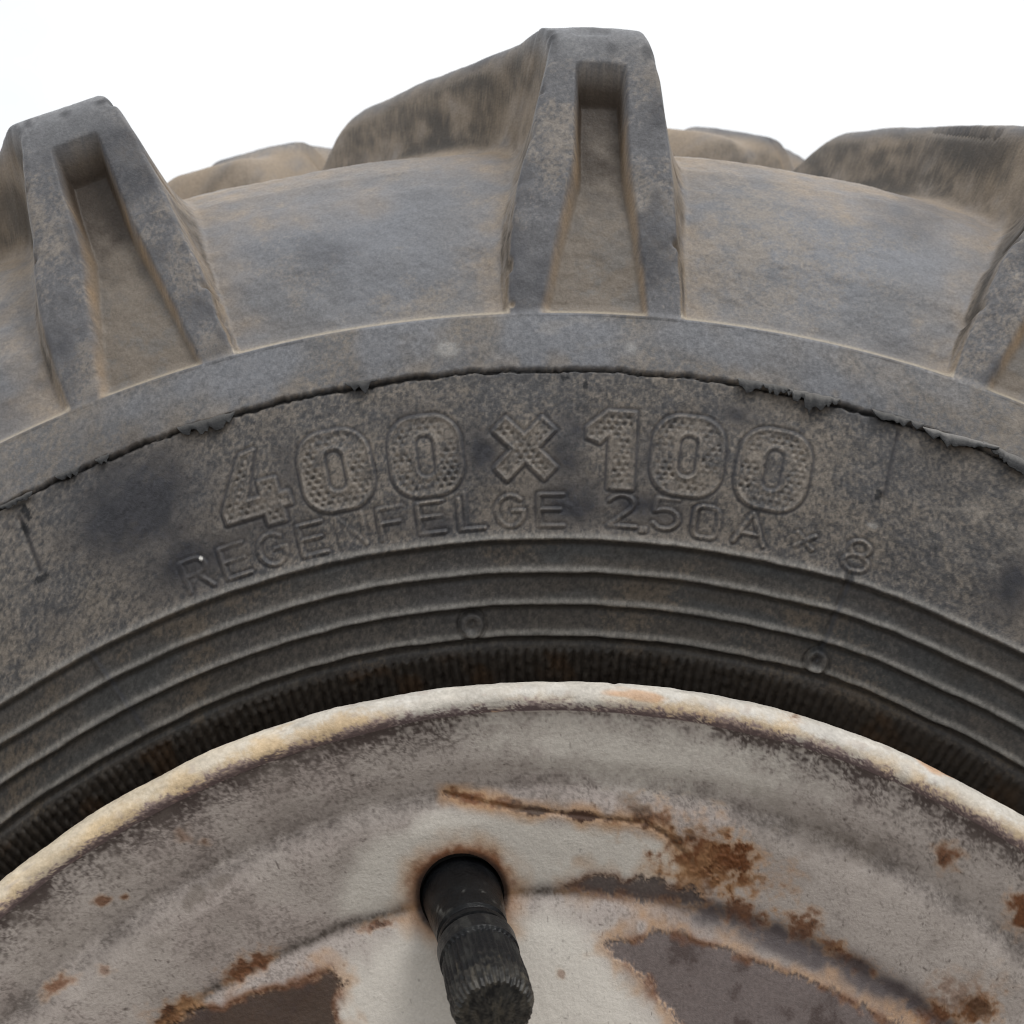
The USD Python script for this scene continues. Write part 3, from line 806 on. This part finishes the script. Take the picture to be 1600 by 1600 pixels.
    lipc = mixc(lipc, lin(204, 174, 130), och * 0.75)
    lipc = mixc(lipc, lin(204, 184, 150), sstep(-12, -30, np.degrees(T)) * 0.5)
    lipc = mixc(lipc, lin(190, 140, 92), sstep(0.55, 1.0, fbm(X * 0.4, S, 3, 412, 3)) * 0.6)
    lipc = lipc * np.clip(1 + 0.14 * n3 + 0.14 * noise(X * 0.4, S, 1.0, 417), 0.6, 1.2)[..., None]
    lipc = mixc(lipc, lin(172, 160, 150), sstep(0.62, 0.9, noise(X * 0.5, S, 0.7, 413)) * 0.5)
    ie = sstep(111.0 + 0.6 * n2, 110.2 + 0.6 * n2, R + 0.7 * n3) * (S > S[:, :1][np.argmax(R0)])
    lipc = mixc(lipc, lin(150, 132, 132), ie * 0.8)
    lipc = mixc(lipc, lin(84, 70, 72), sstep(110.7 + 0.4 * n2, 109.8, R + 0.8 * n3) * (S > S[:, :1][np.argmax(R0)]) * 0.85)
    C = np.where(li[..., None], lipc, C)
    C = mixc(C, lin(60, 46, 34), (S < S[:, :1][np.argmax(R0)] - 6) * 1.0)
    if step < 0.5:
        # rust line where the paint has lifted above the valve
        d = dist_line([(698, 1240), (735, 1250), (800, 1263), (870, 1270), (950, 1279), (1008, 1285), (1040, 1303), (1068, 1330), (1085, 1352)])
        C = mixc(C, halo, sstep(2.2, 0.3, d + 0.8 * n2) * 0.75)
        C = mixc(C, lin(72, 50, 38), sstep(0.62, 0.1, d - 0.1 + 0.45 * n2 + 0.35 * n3))
        h = h - 0.25 * sstep(0.6, 0.0, d)
        for px, py, ax, ay, ro, s in [(1110, 1340, 62, 32, -25, 1.0), (1145, 1345, 26, 26, 0, 1.0), (1015, 1278, 40, 14, -10, 0.8), (735, 1248, 24, 8, -20, 0.9), (790, 1256, 22, 7, 0, 0.8), (1090, 1385, 26, 22, 0, 0.6), (1160, 1425, 28, 16, -35, 0.9), (1255, 1450, 18, 18, 0, 0.9), (1300, 1478, 16, 9, -30, 0.9),
                                      (1330, 1500, 26, 10, -25, 0.9), (1480, 1338, 13, 13, 0, 0.9), (1594, 1428, 14, 22, 0, 1.0), (1530, 1575, 20, 17, 0, 1.0), (1500, 1560, 40, 25, 0, 0.45), (590, 1445, 26, 6, 12, 0.8), (390, 1512, 30, 12, 30, 0.9), (275, 1582, 30, 14, 30, 0.95), (88, 1542, 16, 8, 40, 0.8),
                                      (160, 1408, 7, 5, 0, 0.8), (193, 1402, 4, 3, 0, 0.8), (165, 1518, 8, 6, 0, 0.5), (320, 1316, 7, 7, 0, 0.6), (290, 1305, 9, 8, 0, 0.4), (1075, 1545, 9, 6, 0, 0.6), (878, 1522, 5, 6, 0, 0.5), (1460, 1590, 22, 12, -30, 0.9), (1240, 1120, 8, 5, 0, 0.7)]:
            b1, b2 = blob(px, py, ax * 1.55, ay * 1.55, ro, 0.5), blob(px, py, ax, ay, ro, 0.45, 0.75)
            C = mixc(C, halo, b1 * 0.5 * s)
            C = mixc(C, rust, b2 * 0.95 * s)
            C = mixc(C, rust_d, b2 * sstep(-0.1, 0.6, n2 + 0.6 * n3) * 0.8 * s)
            h = h + 0.12 * b2 * n3
        # bare, brown-purple patches with orange fringes
        for pts, col, fr in [([(945, 1478), (1000, 1464), (1060, 1455), (1110, 1474), (1190, 1505), (1300, 1545), (1400, 1600), (1440, 1680), (1130, 1680), (1060, 1600), (1055, 1575), (1015, 1555), (1005, 1525), (972, 1500)], lin(92, 84, 84), 1.0),
                             ([(250, 1605), (330, 1570), (400, 1548), (450, 1530), (515, 1512), (535, 1540), (530, 1590), (510, 1680), (200, 1680)], lin(46, 31, 24), 1.0),
                             ([(880, 1386), (918, 1364), (1000, 1370), (1060, 1385), (1110, 1412), (1000, 1406), (930, 1398)], lin(80, 72, 71), 0.7)]:
            sd = poly_sd(pts)
            C = mixc(C, halo * 0.95, sstep(2.8, -0.3, sd + 2.0 * n2) * 0.65 * fr)
            C = mixc(C, col, sstep(0.6, -0.6, sd + 0.9 * n2 + 0.7 * n3) * 0.93)
            C = C * np.where(sd < 0.5, 1 + 0.22 * n3, 1.0)[..., None]
            C = mixc(C, lin(54, 40, 36), sstep(0.35, -0.35, sd + 0.7 * n2) * sstep(0.25, 0.9, fbm(X, S, 4, 420, 3) + 0.4 * n3) * 0.7)
            C = mixc(C, rust, sstep(1.3, 0.0, np.abs(sd + 0.9 * n2 - 0.2)) * 0.7 * sstep(-0.2, 0.5, n2) * fr)
            h = h - 0.20 * sstep(0.3, -0.3, sd + 0.7 * n2 + 0.3 * n3)
        for px, py, ax, ay, ro, s in [(330, 1385, 50, 12, 35, 0.55), (240, 1470, 14, 10, 0, 0.3), (1290, 1310, 90, 22, -22, 0.35), (990, 1260, 34, 12, -15, 0.5), (840, 1255, 40, 14, 0, 0.4)]:
            C = mixc(C, lin(92, 82, 72), blob(px, py, ax, ay, ro, 0.6, 0.8) * s)
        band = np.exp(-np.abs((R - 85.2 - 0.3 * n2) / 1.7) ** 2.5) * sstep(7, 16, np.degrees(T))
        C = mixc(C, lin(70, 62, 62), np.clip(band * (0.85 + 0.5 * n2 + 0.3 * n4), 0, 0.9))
        # rust ring about the valve hole
        dv = np.hypot((WX - VALVE_AT[0]), (WZ - VALVE_AT[1]) * 1.08)
        up = sstep(-3, 4, WZ - VALVE_AT[1])
        C = mixc(C, halo, sstep(10.5, 6.4, dv + 1.2 * n2) * 0.7)
        C = mixc(C, rust, sstep(8.3, 6.4, dv + 0.3 * n2 + 0.5 * n4) * (0.35 + 0.6 * up))
        C = mixc(C, rust_d, sstep(7.0, 5.9, dv + 0.25 * n2))
        h = h + 0.25 * np.exp(-((dv - 6.4) / 0.8) ** 2)
    dR, dY = np.gradient(R0), np.gradient(Y0)
    ln = np.hypot(dR, dY)
    R = R - h * (dY / ln)[:, None]
    Y = Y + h * (dR / ln)[:, None]
    return np.stack([R * np.sin(T), Y, R * np.cos(T)], -1), C

def grid_mesh(V, C):
    nr, nc = V.shape[:2]
    f = quads_to_tris(grid_faces(nr, nc))
    v = V.reshape(-1, 3)
    n = normals_of(v, f)
    if n[nc * int(nr * 0.7) + nc // 2][1] > 0:
        f, n = f[:, ::-1], -n
    return v, f, n, C.reshape(-1, 3)

tr_f = np.arange(-49, 49.01, 0.115)
tr_c = np.r_[tr_f[-1], np.arange(50, 310.5, 1.0), 360 + tr_f[0]]
v, f, n, c = grid_mesh(*rim_grid(tr_f, 0.2))
dv = np.hypot(v[:, 0] - VALVE_AT[0], v[:, 2] - VALVE_AT[1])
snap = (dv >= 5.65) & (dv < 5.9) & (v[:, 1] < -30)
v = v.copy()
v[snap, 0] = VALVE_AT[0] + (v[snap, 0] - VALVE_AT[0]) * 5.65 / dv[snap]
v[snap, 2] = VALVE_AT[1] + (v[snap, 2] - VALVE_AT[1]) * 5.65 / dv[snap]
keep = ~((dv[f] < 5.65).any(1) & (v[f][:, :, 1].mean(1) < -30))
lipmask = np.hypot(v[:, 0], v[:, 2]) > 109.75
fl = lipmask[f].all(1)
rim_a = pick(v, f[keep & ~fl], n, c)
lip_a = pick(v, f[keep & fl], n, c)
v2, f2, n2_, c2 = grid_mesh(*rim_grid(tr_c, 1.0))
l2 = (np.hypot(v2[:, 0], v2[:, 2]) > 109.75)[f2].all(1)
rim_b, lip_b = pick(v2, f2[~l2], n2_, c2), pick(v2, f2[l2], n2_, c2)
jv, jf, jn, jc = joined([rim_a, rim_b])
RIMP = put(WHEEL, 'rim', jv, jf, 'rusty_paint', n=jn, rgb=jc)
jv, jf, jn, jc = joined([lip_a, lip_b])
put(RIMP, 'rim_lip', jv, jf, 'rusty_paint', n=jn, rgb=jc, label='chalky cream rolled edge of the rim stained ochre')

# far half of the rim and the hub tube, plain
def turned(name, prof, parent, rgb, seg=160):
    v, f = lathe(prof, seg)
    v = np.stack([v[:, 0], v[:, 2], v[:, 1]], -1)
    nn = normals_of(v, f)
    ctr = v.copy()
    put(parent, name, v, f, 'rusty_paint', n=nn, rgb=np.tile(rgb, (len(v), 1)))
turned('rim_barrel', [(106.6, -30.5), (104, -20), (103, 0), (104, 20), (107, 31), (111, 42), (113, 47), (110, 49), (104, 45), (100, 43), (98, 20), (96, 0), (98, -20), (101, -29), (106.6, -30.5)], RIMP, lin(150, 138, 130))
turned('hub_tube', [(19.5, -46), (19.5, 46), (15, 46), (15, -46), (19.5, -46)], RIMP, lin(96, 84, 76), 48)

# ------------------------------------------------------------------ valve
axis = np.array([0.5 * -math.sin(VT_) + 0.10, -0.84, -0.5 * math.cos(VT_)])
axis /= np.linalg.norm(axis)
ex = np.cross(axis, [0, 0, 1.0])
ex /= np.linalg.norm(ex)
ey = np.cross(axis, ex)
base = np.array([VALVE_AT[0], float(rim_y(VALVE_R)), VALVE_AT[1]])

def on_valve(v):
    return base + v[:, :1] * ex + v[:, 1:2] * ey + v[:, 2:] * axis

def put_lathe(parent, name, prof, seg, col, ripple=None, label=None):
    v, f = lathe(prof, seg, ripple)
    nn = normals_of(v, f)
    if (nn[:, :2] * v[:, :2]).sum() < 0:
        f, nn = f[:, ::-1], -nn
    rad = np.hypot(v[:, 0], v[:, 1])
    tip = rad < 4.1                               # the blunt end takes its grain straight across
    phi, l = np.where(tip, v[:, 0] * 1.4, np.arctan2(v[:, 1], v[:, 0]) * 5), np.where(tip, v[:, 1] * 1.4 + 28, v[:, 2])
    c = col(phi, l)
    w = on_valve(v)
    fr = np.stack([ex, ey, axis])
    if np.linalg.det(fr) < 0:
        f = f[:, ::-1]
    nn = nn @ fr
    return put(parent, name, w, f, 'valve_rubber', n=nn, rgb=c, label=label)

def fine_prof(pts, step=0.3):
    p = np.array(pts, float)
    d = np.r_[0, np.cumsum(np.hypot(*np.diff(p, axis=0).T))]
    x = np.unique(np.r_[np.arange(0, d[-1], step), d])
    return np.stack([np.interp(x, d, p[:, 0]), np.interp(x, d, p[:, 1])], 1)

def stem_col(phi, l):
    c = mixc(np.zeros((len(l), 3)) + lin(10, 11, 13), lin(24, 25, 27), sstep(0.1, 0.9, fbm(phi, l, 3, 500, 3)) * 0.6)
    c = mixc(c, lin(120, 120, 116), sstep(0.45, 0.9, fbm(phi, l, 1.1, 501, 3)) * np.exp(-((l - 7.0) / 1.6) ** 2) * 0.8)
    return c
def cap_col(phi, l):
    c = mixc(np.zeros((len(l), 3)) + lin(26, 27, 29), lin(62, 62, 60), sstep(0.1, 0.9, fbm(phi * 1.0, l * 0.35, 1.2, 510, 3)) * 0.75)
    c = mixc(c, lin(112, 104, 90), sstep(0.35, 1.0, fbm(phi * 1.6, l * 0.5, 1.0, 511, 3) + 0.10 * (l - 23)) * 0.5)
    c = mixc(c, lin(104, 100, 93), sstep(20.5, 25.5, l + 3.0 * noise(phi, l, 0.8, 513)) * (0.35 + 0.35 * noise(phi, l, 0.35, 514)))
    return mixc(c, lin(22, 22, 24), sstep(0.4, 0.9, fbm(phi, l * 0.5, 1.3, 512, 3)) * 0.7)
STEM = put_lathe(WHEEL, 'valve_stem', fine_prof([(7.2, -2.8), (7.2, -1.6), (5.4, -1.1), (5.3, 1.0), (5.05, 4.5), (4.75, 8.2), (4.7, 9.0), (4.3, 9.4), (4.3, 10.0), (4.75, 10.3), (4.7, 11.0), (4.0, 11.4), (4.0, 12.6)]), 96, stem_col,
                 lambda l, p: 0.05 * noise(p * 5, l, 1.2, 520), 'black rubber valve stem')
put_lathe(STEM, 'valve_cap', fine_prof([(4.0, 11.9), (4.9, 12.0), (5.2, 12.4), (5.2, 15.0), (4.8, 15.4), (4.95, 16.0), (5.1, 21), (5.1, 24.2), (4.9, 25.6), (4.4, 26.5), (2.5, 26.9), (0.0, 27.0)], 0.22), 240, cap_col,
          lambda l, p: (0.13 * np.cos(40 * p) + 0.09 * noise(p * 5, l * 0.5, 0.7, 521) * sstep(15, 20, l) + 0.16 * noise(p * 5, l, 0.8, 522) * sstep(21, 26, l)) * sstep(14.9, 15.6, l), 'worn ribbed grey-black valve cap')
